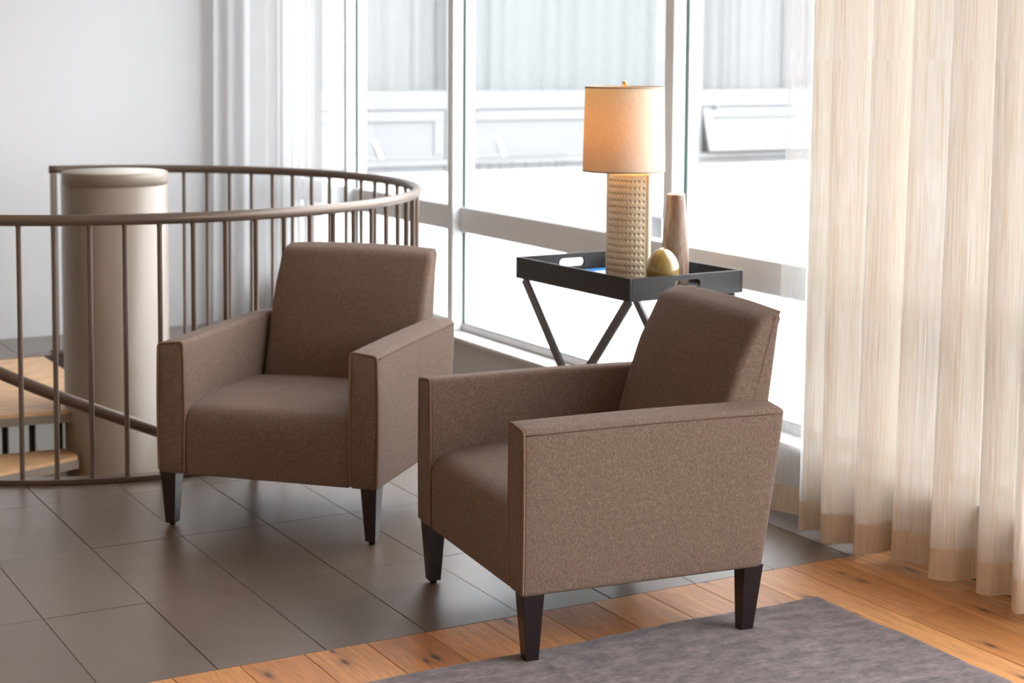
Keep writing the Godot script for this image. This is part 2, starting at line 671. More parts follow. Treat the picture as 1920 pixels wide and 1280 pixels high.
func room() -> void:
	var hole := circle(CIRCLE, 1.40, 128)
	# floor: slab with the stair opening, tiles and planks on it
	var st := begin(false)
	for half in [rect(-3.5, BACK_Z, CIRCLE.x, 2.6), rect(CIRCLE.x, BACK_Z, 3.95, 2.6)]:
		for p in Geometry2D.clip_polygons(half, hole):
			add_extrusion(st, p, -0.34, -0.007)
	var floor_slab := struct("floor", done(st), M.grout, "tiled and planked lounge floor around the stair opening", "floor")
	var lap := rng
	var x := TILE_X0 - 15 * TILE_W
	while x < 3.55:
		var z := WOOD_Z - TILE_L
		while z > BACK_Z - TILE_L:
			var g := 0.0012
			var x1 := minf(x + TILE_W, 3.567)
			var cell := rect(x + g, maxf(z, BACK_Z) + g, x1 - g, z + TILE_L - g)
			for p in Geometry2D.clip_polygons(cell, hole):
				st = begin(false)
				var dy := lap.randf_range(-0.0006, 0.0006)
				add_extrusion(st, p, -0.0095, dy, 0.0007)
				obj("tile", done(st), M["tile_%d" % (lap.randi() % 3)], floor_slab)
			z -= TILE_L
		x += TILE_W
	# stone strip between the tiles and the window wall
	obj("edge_strip", box_mesh(Vector3(3.570, -0.007, BACK_Z), Vector3(3.80, -0.0005, WOOD_Z), 0.001), M.edge_stone, floor_slab)
	# planks
	var seam0 := 1.305 - 22 * 0.1823
	var k := 0
	while true:
		var x0 := seam0 + k * 0.1823
		if x0 > 3.70:
			break
		var x1 := minf(x0 + 0.1823, 3.735)
		var z0 := WOOD_Z
		var first := rng.randf_range(0.5, 1.7)
		if k == 33:
			first = 0.534                  # the butt joint that shows by the rug's corner
		var n := 0
		while z0 < 2.5:
			var z1 := minf(z0 + (first if n == 0 else rng.randf_range(1.3, 2.1)), 2.55)
			if k < 8 or z0 > -0.6:
				z1 = 2.55
			plank(floor_slab, x0, x1, z0, z1)
			z0 = z1
			n += 1
		k += 1
	# rug
	rug()

	# walls
	struct("wall_back", box_mesh(Vector3(-3.6, -0.34, BACK_Z - 0.15), Vector3(3.95, CEILING, BACK_Z)), M.wall_paint, "plain white wall behind the spiral stair", "wall")
	struct("wall_left", box_mesh(Vector3(-3.65, -0.34, BACK_Z), Vector3(-3.5, CEILING, 2.7)), M.room_paint, "warm painted side wall of the lounge, far from the window", "wall")
	struct("wall_front", box_mesh(Vector3(-3.65, -0.34, 2.6), Vector3(3.95, CEILING, 2.75)), M.room_paint, "warm painted wall behind the camera", "wall")
	struct("ceiling", box_mesh(Vector3(-3.65, CEILING, BACK_Z - 0.15), Vector3(3.95, CEILING + 0.2, 2.75)), M.ceiling_paint, "plain ceiling of the lounge", "ceiling")
	window_wall()


func plank(parent: Node, x0: float, x1: float, z0: float, z1: float) -> void:
	var st := begin(false)
	var g := 0.0009
	var lo := Vector3(x0 + g, -0.009, z0 + g)
	var hi := Vector3(x1 - g, rng.randf_range(-0.0004, 0.0003), z1 - g)
	var b := 0.0008
	var v0 := rng.randf()
	var flip := rng.randf() < 0.5
	# top with texture coordinates: u across, v along (1.4 m per picture)
	var c := [Vector3(lo.x + b, hi.y, lo.z + b), Vector3(hi.x - b, hi.y, lo.z + b), Vector3(hi.x - b, hi.y, hi.z - b), Vector3(lo.x + b, hi.y, hi.z - b)]
	var uv := []
	for p in c:
		var u: float = (p.x - lo.x) / 0.1823
		uv.append(Vector2(1.0 - u if flip else u, v0 + (p.z - lo.z) / 1.4))
	tri(st, c[0], c[1], c[2], uv[0], uv[1], uv[2])
	tri(st, c[0], c[2], c[3], uv[0], uv[2], uv[3])
	var e := [Vector3(lo.x, hi.y - b, lo.z), Vector3(hi.x, hi.y - b, lo.z), Vector3(hi.x, hi.y - b, hi.z), Vector3(lo.x, hi.y - b, hi.z)]
	for i in 4:
		var j := (i + 1) % 4
		var away: Vector3 = (e[i] + e[j]) / 2.0 - (lo + hi) / 2.0
		away.y = 0.0
		var q0: Vector3 = e[i]
		var q1: Vector3 = e[j]
		st.set_uv(uv[i])
		out_quad(st, q0, q1, c[j], c[i], away.normalized() + Vector3.UP)
		out_quad(st, Vector3(q0.x, lo.y, q0.z), Vector3(q1.x, lo.y, q1.z), q1, q0, away)
	obj("plank", done(st), M["oak_%d" % (rng.randi() % 3)], parent)


func rug() -> void:
	var x0 := -1.3
	var x1 := 3.195
	var z0 := -3.80
	var z1 := -0.6
	var nx := 150
	var nz := 110
	var n := noise(1.6, 71, 2)
	var bump := noise(9.0, 72, 3)
	var st := begin()
	var at := func(i: int, j: int) -> Vector3:
		var fx := float(i) / nx
		var fz := float(j) / nz
		var p := Vector3(lerpf(x0, x1, fx), 0, lerpf(z0, z1, fz))
		var ex := minf(p.x - x0, x1 - p.x)
		var ez := minf(p.z - z0, z1 - p.z)
		p.z += n.get_noise_1d(p.x * 1.3) * 0.010 * exp(-ez * 6.0)
		p.x += n.get_noise_1d(p.z * 1.3 + 50) * 0.008 * exp(-ex * 6.0)
		var edge := clampf(minf(ex, ez) / 0.012, 0, 1)
		p.y = 0.0105 * sqrt(edge) + (bump.get_noise_2d(p.x, p.z) * 0.0008 if edge > 0.5 else 0.0)
		return p
	# grid lines crowd at the borders so that the edge is rounded
	var gx := PackedFloat32Array([0, 0.0006, 0.0015, 0.003])
	var gz := PackedFloat32Array([0, 0.0010, 0.0022, 0.004])
	for i in range(1, nx):
		gx.append(float(i) / nx)
	for j in range(1, nz):
		gz.append(float(j) / nz)
	gx.append_array([0.997, 0.9985, 0.9994, 1.0])
	gz.append_array([0.996, 0.9978, 0.9990, 1.0])
	var pts := []
	for j in gz.size():
		var row := []
		for i in gx.size():
			var p := Vector3(lerpf(x0, x1, gx[i]), 0, lerpf(z0, z1, gz[j]))
			var ex := minf(p.x - x0, x1 - p.x)
			var ez := minf(p.z - z0, z1 - p.z)
			var edge := clampf(minf(ex, ez) / 0.013, 0, 1)
			p.y = 0.0005 + 0.0100 * sqrt(edge) + bump.get_noise_2d(p.x, p.z) * 0.0007 * edge
			var q := p
			p.z += (n.get_noise_1d(q.x * 1.3) * 0.012 + n.get_noise_1d(q.x * 9.0) * 0.004) * exp(-ez * 6.0)
			p.x += (n.get_noise_1d(q.z * 1.3 + 50) * 0.010 + n.get_noise_1d(q.z * 9.0) * 0.003) * exp(-ex * 6.0)
			row.append(p)
		pts.append(row)
	for j in gz.size() - 1:
		for i in gx.size() - 1:
			var a: Vector3 = pts[j][i]
			var b: Vector3 = pts[j][i + 1]
			var c: Vector3 = pts[j + 1][i + 1]
			var d: Vector3 = pts[j + 1][i]
			var s := Vector2(1.0 / 1.1, 1.0 / 0.55)
			tri(st, a, b, c, Vector2(a.x, a.z) * s, Vector2(b.x, b.z) * s, Vector2(c.x, c.z) * s)
			tri(st, a, c, d, Vector2(a.x, a.z) * s, Vector2(c.x, c.z) * s, Vector2(d.x, d.z) * s)
	var o := obj("area_rug", done(st), M.rug)
	tag(o, "mauve grey low pile area rug on the oak planks", "rug")


func window_wall() -> void:
	struct("wall_right", box_mesh(Vector3(3.765, -0.34, BACK_Z), Vector3(3.95, 0.238, 2.7)), M.low_wall, "low grey wall under the window sill", "wall")
	# mullions: [z of far face, z of near face]
	var posts := [[-9.50, -9.44], [-8.535, -8.50], [-7.276, -7.222], [-5.423, -5.361], [-3.56, -3.50], [-1.70, -1.64], [0.16, 0.22], [2.02, 2.08], [2.60, 2.70]]
	for k in posts.size() - 1:
		var z0: float = posts[k][1]
		var z1: float = posts[k + 1][0]
		var w := Node3D.new()
		w.name = "window_%d" % (k + 1)
		add_child(w)
		w.set_meta("kind", "structure")
		tag(w, ["narrow corner window bay behind the white sheer", "window bay beside the back corner, behind the stair railing", "tall window bay to the left of the lamp", "tall window bay behind the tray table and lamp", "window bay behind the cream curtain", "window bay beyond the cream curtain", "window bay nearest the camera", "end window bay by the front wall"][k], "window")
		if k == 0:
			obj("mullion", box_mesh(Vector3(MULLION_X, 0.256, posts[0][0] + 0.0), Vector3(3.862, CEILING, posts[0][1]), 0.004), M.frame_paint, w)
		obj("mullion", box_mesh(Vector3(MULLION_X, 0.256, posts[k + 1][0]), Vector3(3.862, CEILING, posts[k + 1][1]), 0.004), M.frame_paint, w)
		# cross rail with its glazing bead
		obj("rail", box_mesh(Vector3(3.784, 0.745, z0), Vector3(3.86, 0.867, z1), 0.003), M.frame_paint, w)
		# sill shelf, and the lower frame standing on it
		obj("sill", box_mesh(Vector3(3.676, 0.238, z0 - 0.03), Vector3(3.93, 0.256, z1 + 0.03), 0.003), M.sill_paint, w)
		obj("lower_frame", box_mesh(Vector3(3.797, 0.258, z0), Vector3(3.87, 0.293, z1), 0.002), M.sill_paint, w)
		obj("head_frame", box_mesh(Vector3(MULLION_X, CEILING - 0.10, z0), Vector3(3.95, CEILING, z1), 0.004), M.frame_paint, w)
		# panes with their seals: below and above the rail
		for part in [[0.293, 0.745], [0.867, CEILING - 0.10]]:
			obj("pane", box_mesh(Vector3(GLASS_X + 0.003, part[0], z0), Vector3(GLASS_X + 0.0032, part[1], z1)), M.pane, w)
			var st := begin(false)
			for z in [[z0, z0 + 0.004], [z1 - 0.004, z1]]:
				add_box(st, Vector3(GLASS_X - 0.002, part[0], z[0]), Vector3(GLASS_X + 0.006, part[1], z[1]))
				var zz: Array = [z[0], z[1] + 0.012] if z[0] == z0 else [z[0] - 0.012, z[1]]
			add_box(st, Vector3(GLASS_X - 0.002, part[0], z0), Vector3(GLASS_X + 0.006, part[0] + 0.002, z1))
			obj("seal", done(st), M.gasket, w)
			st = begin(false)
			for z in [[z0, z0 + 0.012], [z1 - 0.012, z1]]:
				add_box(st, Vector3(GLASS_X + 0.008, part[0], z[0]), Vector3(GLASS_X + 0.022, part[1], z[1]), 0.001)
			obj("outer_bead", done(st), M.sill_paint, w)


# ------------------------------------------------------------------ stair and railing

func stair() -> void:
	# stairwell lining below the floor
	var drum := Node3D.new()
	drum.name = "wall_stairwell"
	add_child(drum)
	drum.set_meta("kind", "structure")
	tag(drum, "round stairwell lining below the floor with pale upright slats", "wall")
	var c3 := Vector3(CIRCLE.x, 0, CIRCLE.y)
	obj("fascia", lathe([[1.402, -0.35], [1.402, -0.004], [1.41, -0.004], [1.41, -0.35], [1.402, -0.35]], 96, c3), M.drum, drum)
	obj("lower_band", lathe([[1.40, -0.86], [1.40, -0.60], [1.47, -0.60], [1.47, -0.86], [1.40, -0.86]], 96, c3), M.drum, drum)
	obj("lower_wall", lathe([[1.46, -3.0], [1.46, -0.35], [1.50, -0.35]], 64, c3), M.drum, drum)
	obj("lower_floor", lathe([[0.0, -3.0], [1.48, -3.0]], 64, c3), M.low_wall, drum)
	var slat := box_mesh(Vector3(-0.055, -0.60, -0.012), Vector3(0.055, -0.35, 0.012), 0.003)
	for k in 62:
		var a := TAU * k / 62
		var o := obj("slat", slat, M.drum_panel, drum)
		o.position = c3 + Vector3(cos(a), 0, sin(a)) * 1.43
		o.rotation.y = PI / 2 - a

	var s := thing("spiral_staircase", "spiral staircase with thick taupe centre column, oak treads and a sloping handrail", "staircase")
	var c := Vector3(COLUMN.x, 0, COLUMN.y)
	obj("column", lathe([[0.0, -3.0], [0.2355, -3.0], [0.2355, 1.010], [0.231, 1.012], [0.231, 1.018]], 96, c), M.column_paint, s)
	obj("cap", lathe([[0.229, 1.014], [0.2365, 1.0155], [0.2375, 1.066], [0.235, 1.070], [0.228, 1.0712]], 96, c), M.column_paint, s)
	obj("cap_top", lathe([[0.2285, 1.0695], [0.227, 1.0716], [0.0, 1.0716]], 96, c), M.column_top, s)
	# landing flush with the floor: planks on a steel tray
	var disc := circle(CIRCLE, 1.385, 128)
	var land := PackedVector2Array([Vector2(2.155, -9.2), Vector2(2.155, -7.44), Vector2(1.911, -7.448), Vector2(0.4, -7.595), Vector2(0.4, -9.2)])
	var keep: PackedVector2Array = Geometry2D.intersect_polygons(disc, land)[0]
	var st := begin(false)
	add_extrusion(st, keep, -0.055, -0.016)
	var landing := obj("landing", done(st), M.tread_steel, s)
	var zz := -7.44
	while zz > -9.0:
		for p in Geometry2D.intersect_polygons(Geometry2D.offset_polygon(keep, -0.006)[0], rect(0.4, zz - 0.158, 2.2, zz - 0.001)):
			st = begin(false)
			add_extrusion(st, p, -0.016, -0.001, 0.0007)
			obj("board", done(st), M.tread_wood, landing)
		zz -= 0.16
	# treads that wind down from the landing
	for k in 6:
		var turn := deg_to_rad(21.5 * k)
		var h := -0.19 * (k + 1)
		var rot := func(p: Vector2) -> Vector2: return (p - CIRCLE).rotated(-turn) + CIRCLE
		var quad := PackedVector2Array([Vector2(1.93, -7.345), Vector2(0.5, -6.79), Vector2(0.3, -7.65), Vector2(1.95, -7.52)])
		var turned := PackedVector2Array()
		for p in quad:
			turned.append(rot.call(p))
		var tread: PackedVector2Array = Geometry2D.intersect_polygons(disc, turned)[0]
		st = begin(false)
		add_extrusion(st, tread, h - 0.055, h - 0.016)
		var t := obj("tread", done(st), M.tread_steel, s)
		for p in Geometry2D.offset_polygon(tread, -0.005):
			st = begin(false)
			add_extrusion(st, p, h - 0.016, h, 0.0007)
			obj("tread_top", done(st), M.tread_wood, t)
	# handrail that follows the treads down
	var path := PackedVector3Array()
	for k in 60:
		var a := 176.0 - k * 3.0
		var h := 0.401 + (a - 122.5) * 0.0095
		var v := Vector2.from_angle(deg_to_rad(a)) * 1.33 + CIRCLE
		path.append(Vector3(v.x, h, v.y))
	obj("handrail", tube_mesh(path, 0.0235, 16), M.rail_metal, s)
	for a in [165.0, 128.0, 113.0, 88.0]:
		var h: float = 0.401 + (a - 122.5) * 0.0095
		var d := Vector2.from_angle(deg_to_rad(a))
		var p0 := CIRCLE + d * 1.33
		var p1 := CIRCLE + d * 1.385
		obj("bracket", tube_mesh(PackedVector3Array([Vector3(p0.x, h - 0.015, p0.y), Vector3(p0.x, h - 0.06, p0.y), Vector3(p1.x, h - 0.085, p1.y)]), 0.006, 8), M.rail_metal, s)

	# guard railing round the opening
	var g := thing("guard_railing", "curved taupe metal guard railing with round balusters around the stair opening", "railing")
	path = PackedVector3Array()
	var a := -85.5
	while a <= 172.0:
		var v := Vector2.from_angle(deg_to_rad(a)) * RAIL_R + CIRCLE
		path.append(Vector3(v.x, 0.988, v.y))
		a += 2.0
	obj("top_rail", tube_mesh(path, 0.0212, 20), M.rail_metal, g)
	# base ring
	st = begin(false)
	a = -85.5
	while a < 172.0:
		var q := []
		for e in [a, a + 2.0]:
			for r in [1.392, 1.448]:
				var v: Vector2 = Vector2.from_angle(deg_to_rad(e)) * r + CIRCLE
				q.append(v)
		var y0 := 0.003
		var y1 := 0.019
		var out := (q[1] - CIRCLE).normalized() as Vector2
		out_quad(st, Vector3(q[0].x, y1, q[0].y), Vector3(q[1].x, y1, q[1].y), Vector3(q[3].x, y1, q[3].y), Vector3(q[2].x, y1, q[2].y), Vector3.UP)
		out_quad(st, Vector3(q[0].x, y0, q[0].y), Vector3(q[1].x, y0, q[1].y), Vector3(q[3].x, y0, q[3].y), Vector3(q[2].x, y0, q[2].y), Vector3.DOWN)
		out_quad(st, Vector3(q[1].x, y0, q[1].y), Vector3(q[3].x, y0, q[3].y), Vector3(q[3].x, y1, q[3].y), Vector3(q[1].x, y1, q[1].y), Vector3(out.x, 0, out.y))
		out_quad(st, Vector3(q[0].x, y0, q[0].y), Vector3(q[2].x, y0, q[2].y), Vector3(q[2].x, y1, q[2].y), Vector3(q[0].x, y1, q[0].y), Vector3(-out.x, 0, -out.y))
		a += 2.0
	obj("base_ring", done(st), M.rail_metal, g)
	var bar := lathe([[0.0125, 0.019], [0.0097, 0.024], [0.0097, 0.955], [0.012, 0.968], [0.012, 0.975]], 14)
	for k in range(-16, 34):
		var w := deg_to_rad(-0.4 + 5.143 * k)
		var v := Vector2.from_angle(w) * RAIL_R + CIRCLE
		obj("baluster", bar, M.rail_metal, g, Vector3(v.x, 0, v.y))
	var e0 := Vector2.from_angle(deg_to_rad(-84.9)) * RAIL_R + CIRCLE
	obj("end_post", box_mesh(Vector3(-0.006, 0.019, -0.022), Vector3(0.022, 0.972, 0.022), 0.002), M.rail_metal, g, Vector3(e0.x, 0, e0.y))


# ------------------------------------------------------------------ armchairs

const CHAIR_W := 0.795
const ARM_W := 0.098

func make_chair(label: String) -> Node3D:
	# own axes: x from the front to the back (u), y up, -z from the near side to the far side (w)
	var t := thing("armchair", label, "armchair", Vector3.ZERO, 0.0, "brown armchairs")
	# arms
	for side in 2:
		var w0 := 0.0 if side == 0 else CHAIR_W - ARM_W
		var w1 := w0 + ARM_W
		var inner := 1.0 if side == 0 else -1.0
		var yo := 0.632
		var yi := 0.643
		var o := rounded([[w0, 0.188, 0.014], [w0, yo if side == 0 else yi, 0.018], [w1, yi if side == 0 else yo, 0.018], [w1, 0.188, 0.014]], 5, 0.03)
		var pts: PackedVector2Array = o[0]
		var nor: PackedVector2Array = o[1]
		var base := PackedVector2Array()
		for p in pts:
			var f := clampf((p.y - 0.19) / 0.45, 0, 1)
			var b := 0.004 * sin(PI * f)
			base.append(Vector2(p.x + (b if p.x > (w0 + w1) / 2 else -b), p.y))
		var place := func(u: float, p: Vector2) -> Vector3:
			var h := p.y
			var k := 1.0 + maxf(h - 0.19, 0.0) * 0.147 / 0.735
			# the top swells a little towards the back
			var lift := 0.004 * sin(PI * clampf(u / 0.735, 0, 1)) * smoothstep(0.55, 0.64, h)
			return Vector3(u * k, h + lift, -p.x)
		var loops := []
		var stations := [[0.0, 0.0098], [0.0016, 0.0074], [0.0030, 0.0050], [0.0042, 0.0018], [0.0060, 0.0004], [0.0085, 0.0]]
		for k in range(1, 12):
			stations.append([0.0085 + (0.713 - 0.0085) * k / 12.0, 0.0])
		for k in 6:
			var q := PI / 2 * k / 5
			stations.append([0.713 + 0.022 * sin(q), 0.022 * (1.0 - cos(q))])
		for s in stations:
			var loop := PackedVector3Array()
			for i in base.size():
				loop.append(place.call(s[0], base[i] - nor[i] * s[1]))
			loops.append(loop)
		var st := begin()
		add_loft(st, loops, 0.004, 0.003, 5)
		var arm := obj("arm", done(st), M.fabric, t)
		# piping round the front panel: up one side, over the top, down the other
		var welt := PackedVector3Array()
		for i in base.size():
			welt.append(place.call(0.0012, base[i] - nor[i] * 0.0026))
		var start := 0
		for i in welt.size():      # begin at the lowest corner
			if welt[i].y < 0.20 and absf(-welt[i].z - w0) < 0.002 + 0.004 and welt[(i + 1) % welt.size()].y > welt[i].y + 0.001:
				start = i
				break
		var run := PackedVector3Array()
		for i in welt.size():
			var p := welt[(start + i) % welt.size()]
			if p.y < 0.1965 and i > 6:
				break
			run.append(p)
		obj("piping", tube_mesh(run, 0.0038, 8), M.piping, arm)
		# flat seam along the outer top edge
		var seam := PackedVector3Array()
		var edge := w0 if side == 0 else w1
		for k in 25:
			var u := 0.006 + 0.715 * k / 24.0
			seam.append(place.call(u, Vector2(edge - inner * 0.0006, 0.6185)))
		obj("seam", tube_mesh(seam, 0.0016, 6), M.seam, arm)
	# seat: the front rolls over into the top
	var wa := ARM_W - 0.002
	var wb := CHAIR_W - ARM_W + 0.002
	var so := rounded([[0.004, 0.187, 0.010], [0.001, 0.412, 0.075], [0.20, 0.434, 0.25], [0.50, 0.434, 0.2], [0.66, 0.415, 0.02], [0.66, 0.187, 0.01]], 8, 0.03)
	obj("seat", cushion(so, wa, wb, 0.014, func(p: Vector3) -> Vector3:
		var f := clampf((-p.z - wa) / (wb - wa), 0, 1)
		var crown := 1.0 - pow(absf(f * 2.0 - 1.0), 3.0)
		p.y += 0.007 * crown * smoothstep(0.36, 0.42, p.y)
		p.x -= 0.006 * crown * (1.0 - smoothstep(0.0, 0.05, p.x)) * smoothstep(0.19, 0.28, p.y)
		return p, 1.0), M.fabric, t)
	# back: a wedge that leans, its front swelling and rolling over the top
	var ba := 0.082
	var bb := 0.683
	var bo := rounded([[0.58, 0.188, 0.01], [0.590, 0.43, 0.05], [0.640, 0.59, 0.3], [0.690, 0.735, 0.25], [0.762, 0.872, 0.06], [0.832, 0.893, 0.010], [0.739, 0.188, 0.01]], 8, 0.03)
	var back := obj("backrest", cushion(bo, ba, bb, 0.020, func(p: Vector3) -> Vector3:
		var f := clampf((-p.z - ba) / (bb - ba), 0, 1)
		var crown := 1.0 - pow(absf(f * 2.0 - 1.0), 2.6)
		var face := 1.0 - smoothstep(0.0, 0.10, p.x - (0.56 + maxf(p.y - 0.40, 0.0) * 0.42))
		p.x -= 0.030 * crown * face * smoothstep(0.42, 0.55, p.y) * (1.0 - smoothstep(0.80, 0.90, p.y) * 0.6)
		p.y += 0.012 * crown * smoothstep(0.82, 0.90, p.y)
		return p, 1.0), M.fabric, t)
	# piping along the back's top rear edge
	var across := PackedVector3Array()
	for k in 20:
		var f := k / 19.0
		across.append(Vector3(0.8265, 0.8875 + 0.007 * (1.0 - pow(absf(f * 2.0 - 1.0), 2.6)), -lerpf(ba + 0.0075, bb - 0.0075, f)))
	obj("piping", tube_mesh(across, 0.003, 8), M.piping, back)
	# legs
	for far in 2:
		for rear in 2:
			var u0 := [0.005, 0.066] if rear == 0 else [0.674, 0.736]
			var u1 := [0.018, 0.055] if rear == 0 else [0.674, 0.712]
			var w0 := [0.005, 0.062]
			var w1 := [0.015, 0.050]
			var st := begin(false)
			var q := []
			for lv in [[u1, w1, 0.011], [u0, w0, 0.195]]:
				var pu: Array = lv[0]
				var pw: Array = lv[1]
				var ring := PackedVector3Array()
				for e in [[0, 0, 1, 0], [1, 0, -1, 0], [1, 0, 0, 1], [1, 1, 0, -1], [1, 1, -1, 0], [0, 1, 1, 0], [0, 1, 0, -1], [0, 0, 0, 1]]:
					var u: float = pu[e[0]] + e[2] * 0.0012
					var w: float = pw[e[1]] + e[3] * 0.0012
					if far:
						w = CHAIR_W - w
					ring.append(Vector3(u, lv[2], -w))
				q.append(ring)
			var c: Vector3 = (q[0][0] + q[0][4] + q[1][0] + q[1][4]) / 4.0
			for i in 8:
				var j := (i + 1) % 8
				var mid: Vector3 = (q[0][i] + q[0][j] + q[1][i] + q[1][j]) / 4.0 - c
				mid.y = 0
				out_quad(st, q[0][i], q[0][j], q[1][j], q[1][i], mid)
			for i in range(1, 7):
				out_tri(st, q[0][0], q[0][i], q[0][i + 1], Vector3.DOWN)
				out_tri(st, q[1][0], q[1][i], q[1][i + 1], Vector3.UP)
			var leg := obj("leg", done(st), M.leg_wood, t)
			var fc := Vector3((u1[0] + u1[1]) / 2, 0, -((w1[0] + w1[1]) / 2 if far == 0 else CHAIR_W - (w1[0] + w1[1]) / 2))
			obj("glide", lathe([[0.0, 0.0006], [0.010, 0.0006], [0.011, 0.003], [0.011, 0.012]], 16, fc), M.glide, leg)
	return t


func cushion(outline: Array, w0: float, w1: float, r: float, bend: Callable, rear: float) -> ArrayMesh:
	# an outline in (u, h) swept across the chair, its two sides rounded by r in front and by rear * r behind
	var pts: PackedVector2Array = outline[0]
	var nor: PackedVector2Array = outline[1]
	var stations := []
	for k in 9:
		var q := PI / 2 * k / 8
		stations.append([w0 + r * (1.0 - cos(q)), r * (1.0 - sin(q))])
	for k in range(1, 16):
		stations.append([lerpf(w0 + r, w1 - r, k / 16.0), 0.0])
	for k in 9:
		var q := PI / 2 * k / 8
		stations.append([w1 - r + r * sin(q), r * (1.0 - cos(q))])
	var loops := []
	for s in stations:
		var loop := PackedVector3Array()
		for i in pts.size():
			var share := lerpf(rear, 1.0, clampf(-0.15 - 1.3 * nor[i].x, 0.0, 1.0))
			var p: Vector2 = pts[i] - nor[i] * s[1] * share
			loop.append(bend.call(Vector3(p.x, p.y, -s[0])))
		loops.append(loop)
	var st := begin()
	add_loft(st, loops, 0.003, 0.003, 5)
	return done(st)


func chairs() -> void:
	var near := make_chair("brown tweed armchair nearest the camera, its legs on the grey rug")
	near.position = Vector3(2.132, 0.0, -3.709)
	near.rotation.y = -deg_to_rad(6.2)
	var far := near.duplicate() as Node3D
	far.name = numbered("armchair")
	add_child(far)
	tag(far, "brown tweed armchair on the dark tiles in front of the stair railing", "armchair", "brown armchairs")
	far.position = Vector3(2.252, 0.0, -4.872)
	far.rotation.y = deg_to_rad(44.0)


# ------------------------------------------------------------------ tray table and what stands on it

